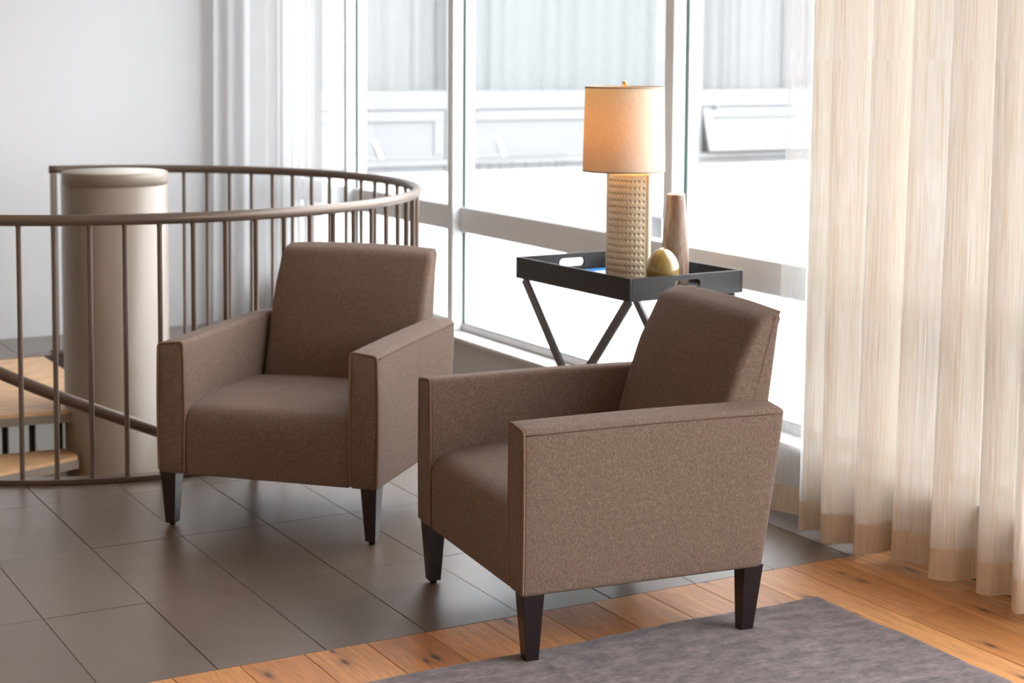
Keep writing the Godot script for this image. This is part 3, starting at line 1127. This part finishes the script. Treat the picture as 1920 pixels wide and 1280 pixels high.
func tray_table() -> void:
	var mid := Vector3(3.378, 0.0, -5.128)
	var t := thing("tray_table", "dark brown butler tray table on a folding cross-leg stand by the window", "table", mid, deg_to_rad(2.6))
	var hx := 0.250
	var hz := 0.366
	var y0 := 0.765
	var y1 := 0.845
	var th := 0.012
	obj("tray_floor", box_mesh(Vector3(-hx + th, y0 + 0.002, -hz + th), Vector3(hx - th, y0 + 0.012, hz - th)), M.tray, t)
	for s in [-1.0, 1.0]:
		obj("side_wall", box_mesh(Vector3(s * hx - (th if s > 0 else 0.0), y0, -hz), Vector3(s * hx + (0.0 if s > 0 else th), y1, hz), 0.0012), M.tray, t)
		# end walls with a rounded hand hole: an upper and a lower half, each notched
		var half := 0.058
		var slot := 0.0155
		var yc := y0 + 0.046
		var st := begin(false)
		for up in [1.0, -1.0]:
			var poly := PackedVector2Array()
			var edge := y1 if up > 0 else y0
			poly.append(Vector2(-hx + th, yc))
			poly.append(Vector2(-hx + th, edge))
			poly.append(Vector2(hx - th, edge))
			poly.append(Vector2(hx - th, yc))
			for k in 9:
				var w := PI / 2 * k / 8.0
				poly.append(Vector2(half - slot + slot * cos(w), yc + up * slot * sin(w)))
			for k in 9:
				var w := PI / 2 * k / 8.0
				poly.append(Vector2(-half + slot - slot * sin(w), yc + up * slot * cos(w)))
			if Geometry2D.is_polygon_clockwise(poly):
				poly.reverse()
			var za: float = s * hz
			var zb: float = s * (hz - th)
			var ids := Geometry2D.triangulate_polygon(poly)
			for i in range(0, ids.size(), 3):
				var a := poly[ids[i]]
				var b := poly[ids[i + 1]]
				var c := poly[ids[i + 2]]
				out_tri(st, Vector3(a.x, a.y, za), Vector3(b.x, b.y, za), Vector3(c.x, c.y, za), Vector3(0, 0, s))
				out_tri(st, Vector3(a.x, a.y, zb), Vector3(b.x, b.y, zb), Vector3(c.x, c.y, zb), Vector3(0, 0, -s))
			for i in poly.size():
				var a := poly[i]
				var b := poly[(i + 1) % poly.size()]
				if absf(a.y - yc) < 1e-6 and absf(b.y - yc) < 1e-6:
					continue
				out_quad(st, Vector3(a.x, a.y, za), Vector3(b.x, b.y, za), Vector3(b.x, b.y, zb), Vector3(a.x, a.y, zb), Vector3((b - a).y, -(b - a).x, 0))
		obj("end_wall", done(st), M.tray, t)
	# folding stand: a crossed pair of flat bars on each long side, cross bars between them
	for s in [-1.0, 1.0]:
		var x: float = s * (hx - 0.022)
		for k in [-1.0, 1.0]:
			var a := Vector3(x + k * 0.007, 0.001, -k * 0.335)
			var b := Vector3(x + k * 0.007, 0.764, k * 0.335)
			var dir := (b - a).normalized()
			var bx := Basis(Vector3.RIGHT, dir, Vector3.RIGHT.cross(dir))
			var st := begin(false)
			add_box(st, Vector3(-0.0068, 0, -0.017), Vector3(0.0068, (b - a).length() - 0.014, 0.017), 0.001, Transform3D(bx, a + Vector3(0, 0.010, 0)))
			obj("leg", done(st), M.tray_leg, t)
	for k in [-1.0, 1.0]:
		obj("cross_bar", box_mesh(Vector3(-hx + 0.03, 0.10, k * 0.245 - 0.008), Vector3(hx - 0.03, 0.125, k * 0.245 + 0.008), 0.001), M.tray_leg, t)

	var top := y0 + 0.0125
	lamp(Vector3(3.330, top, -5.079))
	# brown bottle vase
	var v := thing("bottle_vase", "tall brown bottle vase with a narrow neck behind the egg ornament", "vase", Vector3(3.497, top, -4.986))
	obj("body", lathe([[0.0, 0.0], [0.046, 0.0], [0.049, 0.004], [0.0505, 0.03], [0.0505, 0.09], [0.0485, 0.14], [0.0445, 0.19], [0.040, 0.235], [0.0365, 0.275], [0.0345, 0.305], [0.0335, 0.322], [0.0325, 0.328]], 56), M.vase, v)
	obj("rim", lathe([[0.0327, 0.3275], [0.0318, 0.3305], [0.0265, 0.3310], [0.0235, 0.3285], [0.0225, 0.318], [0.024, 0.27]], 56), M.vase_rim, v)
	# glazed egg
	var e := thing("egg_ornament", "glossy olive gold egg-shaped ceramic ornament at the front of the tray", "ornament", Vector3(3.346, top, -4.845))
	var prof := [[0.0, 0.0], [0.028, 0.0], [0.036, 0.006]]
	for k in range(1, 26):
		var f := k / 26.0
		var y := 0.006 + 0.149 * f
		var r := 0.0 
		if f < 0.42:
			r = 0.0595 * sqrt(1.0 - pow((0.42 - f) / 0.53, 2.0))
		else:
			r = 0.0595 * pow(1.0 - pow((f - 0.42) / 0.58, 2.15), 0.60)
		prof.append([maxf(r, 0.008), y])
	prof.append([0.0065, 0.1555])
	prof.append([0.0045, 0.1545])
	prof.append([0.0, 0.1545])
	obj("shell", lathe(prof, 56), M.egg_glaze, e)
	# magazine lying at the back of the tray
	var g := thing("magazine", "blue and white magazine lying in the tray beside the lamp", "magazine", Vector3(3.435, top, -5.322), deg_to_rad(4))
	obj("pages", box_mesh(Vector3(-0.105, 0.0, -0.14), Vector3(0.105, 0.005, 0.14)), M.paper, g)
	var st := begin(false)
	tri(st, Vector3(-0.106, 0.0056, -0.141), Vector3(0.106, 0.0056, -0.141), Vector3(0.106, 0.0056, 0.141), Vector2(0, 0), Vector2(1, 0), Vector2(1, 1))
	tri(st, Vector3(-0.106, 0.0056, -0.141), Vector3(0.106, 0.0056, 0.141), Vector3(-0.106, 0.0056, 0.141), Vector2(0, 0), Vector2(1, 1), Vector2(0, 1))
	obj("cover", done(st), M.magazine_cover, g)


func lamp(at: Vector3) -> void:
	# the base's long axis lies along (0.405, 0.914) in (x, z)
	var t := thing("table_lamp", "lit table lamp with dimpled ceramic base and drum linen shade on the tray", "lamp", at, atan2(0.405, 0.914))
	# own axes: z along the long axis, x across it
	var half := 0.092
	var thick := 0.047
	var rad := (half * half + thick * thick) / (2.0 * thick)
	var end_r := 0.020
	var height := 0.405
	# outline: two shallow arcs whose ends are rounded; evenly spaced by arc length
	var fine := PackedVector2Array()
	var reach := asin((half - 0.010) / rad)
	for k in 61:
		var w := lerpf(-reach, reach, k / 60.0)
		fine.append(Vector2(rad * cos(w) - (rad - thick), rad * sin(w)))
	var a := fine[-1]
	for k in range(1, 12):
		var f := k / 12.0
		var p := Vector2(lerpf(a.x, -a.x, f), a.y + 0.013 * sqrt(maxf(0.0, 1.0 - pow(f * 2 - 1, 2.0))))
		fine.append(p)
	for k in 61:
		fine.append(-fine[k])
	for k in range(1, 12):
		fine.append(-fine[60 + k])
	var per := 0.0
	for i in fine.size():
		per += fine[i].distance_to(fine[(i + 1) % fine.size()])
	var arc := 0.0
	for i in 60:
		arc += fine[i].distance_to(fine[i + 1])
	var rows := 16
	var cols := 11
	var pitch := arc / (cols + 0.4)
	var n := 300
	var ring := []
	var i0 := 0
	var run := 0.0
	for k in n:
		var want := per * k / n
		while run + fine[i0 % fine.size()].distance_to(fine[(i0 + 1) % fine.size()]) < want:
			run += fine[i0 % fine.size()].distance_to(fine[(i0 + 1) % fine.size()])
			i0 += 1
		var p := fine[i0 % fine.size()]
		var q := fine[(i0 + 1) % fine.size()]
		var f := (want - run) / p.distance_to(q)
		var nrm := Vector2((q - p).y, -(q - p).x).normalized()
		if nrm.dot(p) < 0:
			nrm = -nrm
		ring.append([p.lerp(q, f), nrm, want])
	var levels := 190
	var loops := []
	for j in levels + 1:
		var y := height * j / levels
		var loop := PackedVector3Array()
		var inset := 0.0
		var e := minf(y, height - y)
		if e < 0.005:
			inset = 0.005 - sqrt(maxf(0.0, 0.005 * 0.005 - pow(0.005 - e, 2.0)))
		for k in n:
			var p: Vector2 = ring[k][0]
			var nn: Vector2 = ring[k][1]
			var s: float = ring[k][2]
			if s > per / 2:
				s -= per / 2
			var d := 0.0
			if s < arc and y > 0.008 and y < height - 0.014:
				var cs: float = (s - 0.2 * pitch) / pitch
				var ry := (y - 0.010) / (height - 0.026) * rows
				if cs > 0 and cs < cols:
					var du: float = (cs - floor(cs) - 0.5) * pitch
					var dv: float = (ry - floor(ry) - 0.5) * (height - 0.026) / rows
					var rr := sqrt(du * du + dv * dv * 0.85)
					d -= 0.0068 * exp(-pow(rr / 0.0047, 2.0))
					d += 0.0007 * exp(-pow((rr - 0.0074) / 0.0022, 2.0))
					d -= 0.0010 * exp(-pow((absf(cs - round(cs)) * pitch) / 0.0012, 2.0))
			p += nn * (d - inset)
			loop.append(Vector3(p.x, y, p.y))
		loops.append(loop)
	var st := begin()
	add_loft(st, loops, 0.0, 0.0, 2)
	obj("base", done(st), M.glaze, t, Vector3(0.0025, 0, 0.021))
	obj("neck", lathe([[0.022, 0.405], [0.022, 0.412], [0.011, 0.416], [0.011, 0.47], [0.016, 0.472], [0.016, 0.51], [0.0, 0.51]], 24), M.brass, t)
	# shade: a linen drum, open above and below
	var sh0 := 0.412
	var sh1 := 0.718
	var r0 := 0.1495
	var r1 := 0.143
	st = begin()
	for k in 96:
		for j in 6:
			var q := []
			var u := []
			for c in [[k, j], [k + 1, j], [k + 1, j + 1], [k, j + 1]]:
				var w: float = TAU * c[0] / 96.0
				var f: float = c[1] / 6.0
				var r := lerpf(r0, r1, f)
				q.append(Vector3(cos(w) * r, lerpf(sh0, sh1, f), sin(w) * r))
				u.append(Vector2(c[0] / 48.0, f))
			tri(st, q[0], q[1], q[2], u[0], u[1], u[2])
			tri(st, q[0], q[2], q[3], u[0], u[2], u[3])
	var shade := obj("shade", done(st), M.shade_linen, t)
	obj("trim", lathe([[r0 - 0.001, sh0 + 0.005], [r0 - 0.0012, sh0 - 0.0005], [r0 + 0.0012, sh0 - 0.0005], [r0 + 0.0012, sh0 + 0.005]], 96), M.shade_trim, shade)
	obj("trim", lathe([[r1 - 0.001, sh1 - 0.005], [r1 + 0.0012, sh1 - 0.005], [r1 + 0.0012, sh1 + 0.0005], [r1 - 0.0012, sh1 + 0.0005], [r1 - 0.0012, sh1 - 0.005]], 96), M.shade_trim, shade)
	st = begin()
	for k in 3:
		var w := TAU * k / 3.0 + 0.4
		add_tube(st, PackedVector3Array([Vector3(0, sh1 - 0.012, 0), Vector3(cos(w) * 0.10, sh1 - 0.012, sin(w) * 0.10), Vector3(cos(w) * r1, sh1 - 0.003, sin(w) * r1)]), 0.0018, 6)
	obj("spider", done(st), M.brass, shade)
	obj("finial", lathe([[0.0, 0.704], [0.004, 0.704], [0.004, 0.722], [0.0085, 0.726], [0.0095, 0.731], [0.007, 0.737], [0.0, 0.739]], 20), M.brass, t)
	var by := 0.565
	obj("bulb", lathe([[0.0, by - 0.055], [0.014, by - 0.052], [0.016, by - 0.035], [0.026, by - 0.012], [0.030, by + 0.006], [0.026, by + 0.022], [0.014, by + 0.033], [0.0, by + 0.036]], 24), M.bulb, t)
	var l := OmniLight3D.new()
	l.name = "light"
	l.position = Vector3(0, by + 0.004, 0)
	l.light_color = Color(1.0, 0.70, 0.30)
	l.light_energy = 0.062
	l.light_size = 0.025
	l.omni_range = 12.0
	l.omni_attenuation = 2.0
	l.shadow_enabled = true
	t.add_child(l)


# ------------------------------------------------------------------ curtains

func add_sheet(st: SurfaceTool, low: PackedVector2Array, high: PackedVector2Array, y0: float, y1: float, rows: int, v0: float) -> void:
	# cloth between a floor line and a ceiling line, both in (x, z)
	var n := low.size()
	var len := PackedFloat32Array([0.0])
	for i in range(1, n):
		len.append(len[i - 1] + low[i].distance_to(low[i - 1]))
	var at := func(i: int, j: int) -> Vector3:
		var f := float(j) / rows
		var y := lerpf(y0, y1, f)
		var g := clampf(y / CEILING, 0, 1)
		var p := low[i].lerp(high[i], pow(g, 0.8))
		return Vector3(p.x, y, p.y)
	for j in rows:
		for i in n - 1:
			var a: Vector3 = at.call(i, j)
			var b: Vector3 = at.call(i + 1, j)
			var c: Vector3 = at.call(i + 1, j + 1)
			var d: Vector3 = at.call(i, j + 1)
			var ua := Vector2(len[i] / 0.42, a.y / 1.6 + v0)
			var ub := Vector2(len[i + 1] / 0.42, b.y / 1.6 + v0)
			var uc := Vector2(len[i + 1] / 0.42, c.y / 1.6 + v0)
			var ud := Vector2(len[i] / 0.42, d.y / 1.6 + v0)
			tri(st, a, b, c, ua, ub, uc)
			tri(st, a, c, d, ua, uc, ud)


func smooth_line(ctrl: Array, per := 7) -> PackedVector2Array:
	var c := Curve2D.new()
	var out := PackedVector2Array()
	for i in ctrl.size() - 1:
		var p0: Vector2 = ctrl[maxi(i - 1, 0)]
		var p1: Vector2 = ctrl[i]
		var p2: Vector2 = ctrl[i + 1]
		var p3: Vector2 = ctrl[mini(i + 2, ctrl.size() - 1)]
		for k in per:
			out.append(p1.cubic_interpolate(p2, p0, p3, float(k) / per))
	out.append(ctrl[-1])
	return out


func curtains() -> void:
	# cream curtain: folds read off the hem, nearest the tray table first
	var low := [Vector2(3.62, -4.56), Vector2(3.655, -4.47), Vector2(3.655, -4.40), Vector2(3.56, -4.335), Vector2(3.555, -4.30), Vector2(3.61, -4.275), Vector2(3.60, -4.21), Vector2(3.52, -4.175), Vector2(3.53, -4.14), Vector2(3.60, -4.10), Vector2(3.57, -4.045), Vector2(3.525, -4.02), Vector2(3.58, -3.985), Vector2(3.665, -3.99), Vector2(3.655, -3.94), Vector2(3.595, -3.925), Vector2(3.63, -3.87), Vector2(3.655, -3.80), Vector2(3.64, -3.735), Vector2(3.56, -3.72), Vector2(3.60, -3.66), Vector2(3.685, -3.645), Vector2(3.66, -3.58), Vector2(3.59, -3.55), Vector2(3.60, -3.505), Vector2(3.66, -3.48)]
	var high := [Vector2(3.60, -4.445), Vector2(3.635, -4.40), Vector2(3.63, -4.34), Vector2(3.56, -4.30), Vector2(3.545, -4.27), Vector2(3.60, -4.245), Vector2(3.60, -4.19), Vector2(3.52, -4.165), Vector2(3.54, -4.12), Vector2(3.615, -4.085), Vector2(3.585, -4.03), Vector2(3.555, -3.985), Vector2(3.60, -3.94), Vector2(3.655, -3.90), Vector2(3.645, -3.845), Vector2(3.575, -3.825), Vector2(3.59, -3.79), Vector2(3.62, -3.73), Vector2(3.62, -3.68), Vector2(3.57, -3.655), Vector2(3.60, -3.60), Vector2(3.665, -3.58), Vector2(3.65, -3.53), Vector2(3.585, -3.515), Vector2(3.595, -3.47), Vector2(3.65, -3.44)]
	var z := -3.40
	while z < -3.35:                         # the rest of the drape, beyond the frame
		for p in [Vector2(3.58, z), Vector2(3.56, z + 0.05), Vector2(3.655, z + 0.09), Vector2(3.665, z + 0.14)]:
			var q: Vector2 = p + Vector2(rng.randf_range(-0.012, 0.012), rng.randf_range(-0.012, 0.012))
			low.append(q)
			high.append(q + Vector2(rng.randf_range(-0.01, 0.01), 0.03))
		z += 0.19
	var a := smooth_line(low)
	var b := smooth_line(high)
	var t := thing("cream_curtain", "floor-length cream sheer curtain with loose upright yarns and gathered folds", "curtain")
	var st := begin()
	var cut := 26                            # the leading edge hangs single and thin, the rest is gathered
	add_sheet(st, a.slice(0, cut + 1), b.slice(0, cut + 1), 0.125, CEILING - 0.03, 10, 0.0)
	obj("leading_edge", done(st), M.curtain_edge, t)
	st = begin()
	add_sheet(st, a.slice(cut), b.slice(cut), 0.125, CEILING - 0.03, 10, 0.0)
	obj("drape", done(st), M.curtain, t)
	st = begin()
	add_sheet(st, a, b, 0.028, 0.125, 2, 0.0)
	# the hem is turned up: a second layer just behind the first
	var a2 := PackedVector2Array()
	var b2 := PackedVector2Array()
	for i in a.size():
		a2.append(a[i] + Vector2(0.002, 0.0))
		b2.append(b[i] + Vector2(0.002, 0.0))
	add_sheet(st, a2, b2, 0.030, 0.128, 2, 0.37)
	obj("hem", done(st), M.curtain_hem, t)
	# white sheer in the back corner
	low = []
	high = []
	var path := [Vector2(3.30, -9.42), Vector2(3.58, -9.40), Vector2(3.64, -9.20), Vector2(3.66, -8.66)]
	var k := 0
	for i in path.size() - 1:
		var p: Vector2 = path[i]
		var q: Vector2 = path[i + 1]
		var n := int(p.distance_to(q) / 0.045)
		var side := Vector2((q - p).y, -(q - p).x).normalized()
		for j in n:
			var o := p.lerp(q, float(j) / n) + side * (0.028 if k % 2 else -0.028) * rng.randf_range(0.5, 1.1)
			low.append(o + Vector2(-0.02 * (1.0 - float(i) / 3.0), 0))
			high.append(o + side * rng.randf_range(-0.006, 0.006))
			k += 1
	var w := thing("white_curtain", "long white sheer curtain gathered in the far window corner behind the railing", "curtain")
	st = begin()
	add_sheet(st, smooth_line(low, 5), smooth_line(high, 5), 0.03, CEILING - 0.03, 6, 0.0)
	obj("drape", done(st), M.white_sheer, w)


# ------------------------------------------------------------------ outside

func outside() -> void:
	struct("terrace", box_mesh(Vector3(3.96, -0.20, -40.0), Vector3(45.0, 0.05, 14.0)), M.terrace, "pale roof terrace outside the window", "terrace")
	# the building across: windows in pitched units, upper sashes with curtains, lower hopper sashes
	var f := thing("neighbouring_building", "pale building across the terrace with curtained windows and hopper sashes", "building", Vector3(0, 0, -20.0))
	obj("wall", box_mesh(Vector3(-2.0, -0.2, -6.0), Vector3(40.0, 9.5, -0.35)), M.facade, f)
	obj("sill_band", box_mesh(Vector3(-2.0, 0.135, -0.35), Vector3(40.0, 0.215, 0.06), 0.008), M.facade_frame, f)
	obj("sill_shadow_gap", box_mesh(Vector3(-2.0, -0.1, -0.35), Vector3(40.0, 0.135, -0.02)), M.facade_shadow, f)
	obj("transom", box_mesh(Vector3(-2.0, 0.885, -0.35), Vector3(40.0, 1.135, 0.03), 0.01), M.facade_frame, f)
	obj("head", box_mesh(Vector3(-2.0, 3.6, -0.35), Vector3(40.0, 9.5, 0.03), 0.01), M.facade_frame, f)
	var x := 2.35
	var k := 0
	while x < 34.0:
		obj("post", box_mesh(Vector3(x - 0.10, 0.05, -0.35), Vector3(x + 0.10, 3.6, 0.035), 0.01), M.facade_frame, f)
		# hopper sash, the one on the right stands open
		var open := k == 3
		var st := begin(false)
		var w0 := x + 0.12
		var w1 := x + 3.88
		var tilt := Transform3D(Basis(Vector3.RIGHT, -0.30 if open else 0.0), Vector3(0, 0.875, 0.02))
		add_box(st, Vector3(w0, -0.145, -0.05), Vector3(w1, 0.0, 0.0), 0.006, tilt)
		add_box(st, Vector3(w0, -0.66, -0.05), Vector3(w1, -0.60, 0.0), 0.006, tilt)
		add_box(st, Vector3(w0, -0.60, -0.05), Vector3(w0 + 0.15, -0.145, 0.0), 0.006, tilt)
		add_box(st, Vector3(w1 - 0.15, -0.60, -0.05), Vector3(w1, -0.145, 0.0), 0.006, tilt)
		var sash := obj("hopper_sash", done(st), M.facade_frame, f)
		st = begin(false)
		add_box(st, Vector3(w0 + 0.15, -0.60, -0.035), Vector3(w1 - 0.15, -0.145, -0.03), 0.0, tilt)
		obj("panel", done(st), M.facade_panel, sash)
		obj("reveal", box_mesh(Vector3(w0 - 0.02, 0.215, -0.35), Vector3(w1 + 0.02, 0.885, -0.30)), M.facade_shadow, f)
		if not open:
			for s in [0.75, 2.9]:
				st = begin(false)
				add_box(st, Vector3(-0.02, -0.13, 0.0), Vector3(0.02, 0.13, 0.03), 0.004, Transform3D(Basis(Vector3.BACK, 0.42), Vector3(x + s, 0.36, 0.0)))
				obj("stay", done(st), M.sill_paint, sash)
		obj("pull", lathe([[0.0, 0.0], [0.05, 0.0], [0.055, 0.015], [0.05, 0.03], [0.0, 0.035]], 16, Vector3(x + 0.33, 0.88, 0.06)), M.facade_frame, sash)
		# upper window: curtains in pleats behind the glass
		var line := []
		var cx := x + 0.10
		var tone := rng.randi() % 3
		var run := []
		while cx < x + 3.9:
			run.append(Vector2(cx, -0.24 + (0.05 if run.size() % 2 else -0.05) * rng.randf_range(0.3, 1.0)))
			cx += rng.randf_range(0.05, 0.17)
			if rng.randf() < 0.10 or cx >= x + 3.9:
				if run.size() > 2:
					st = begin()
					var l := smooth_line(run, 4)
					for i in l.size() - 1:
						var p := Vector3(l[i].x, 1.14, l[i].y)
						var q := Vector3(l[i + 1].x, 1.14, l[i + 1].y)
						var up := Vector3(0, 2.46, 0)
						tri(st, p, q + up, q)
						tri(st, p, p + up, q + up)
					obj("window_curtain", done(st), M[["facade_curtain", "facade_curtain_warm", "facade_curtain_cool"][tone]], f)
					tone = rng.randi() % 3
				run = []
				cx += 0.03
		obj("window_pane", box_mesh(Vector3(x + 0.1, 1.135, -0.10), Vector3(x + 3.9, 3.6, -0.095)), M.coated_pane, f)
		x += 4.0
		k += 1
	# grey steel bench frame on the terrace
	var b := thing("terrace_bench", "grey steel bench-like frame standing on the terrace outside", "bench", Vector3(6.12, 0.05, -8.5))
	for p in [[0.0, 0.0], [1.9, 0.0], [0.0, -0.5], [1.9, -0.5]]:
		obj("leg", box_mesh(Vector3(p[0], 0.0, p[1] - 0.09), Vector3(p[0] + 0.09, 0.515, p[1]), 0.004), M.bench_steel, b)
	obj("top", box_mesh(Vector3(0.0, 0.515, -0.59), Vector3(1.99, 0.578, 0.0), 0.004), M.bench_steel, b)
	obj("back_panel", box_mesh(Vector3(0.13, 0.0, -0.3), Vector3(1.86, 0.43, -0.26), 0.004), M.terrace, b)


func _ready() -> void:
	rng.seed = 20240611
	camera_and_light()
	make_materials()
	ceiling_lights()
	room()
	outside()
	stair()
	chairs()
	tray_table()
	curtains()
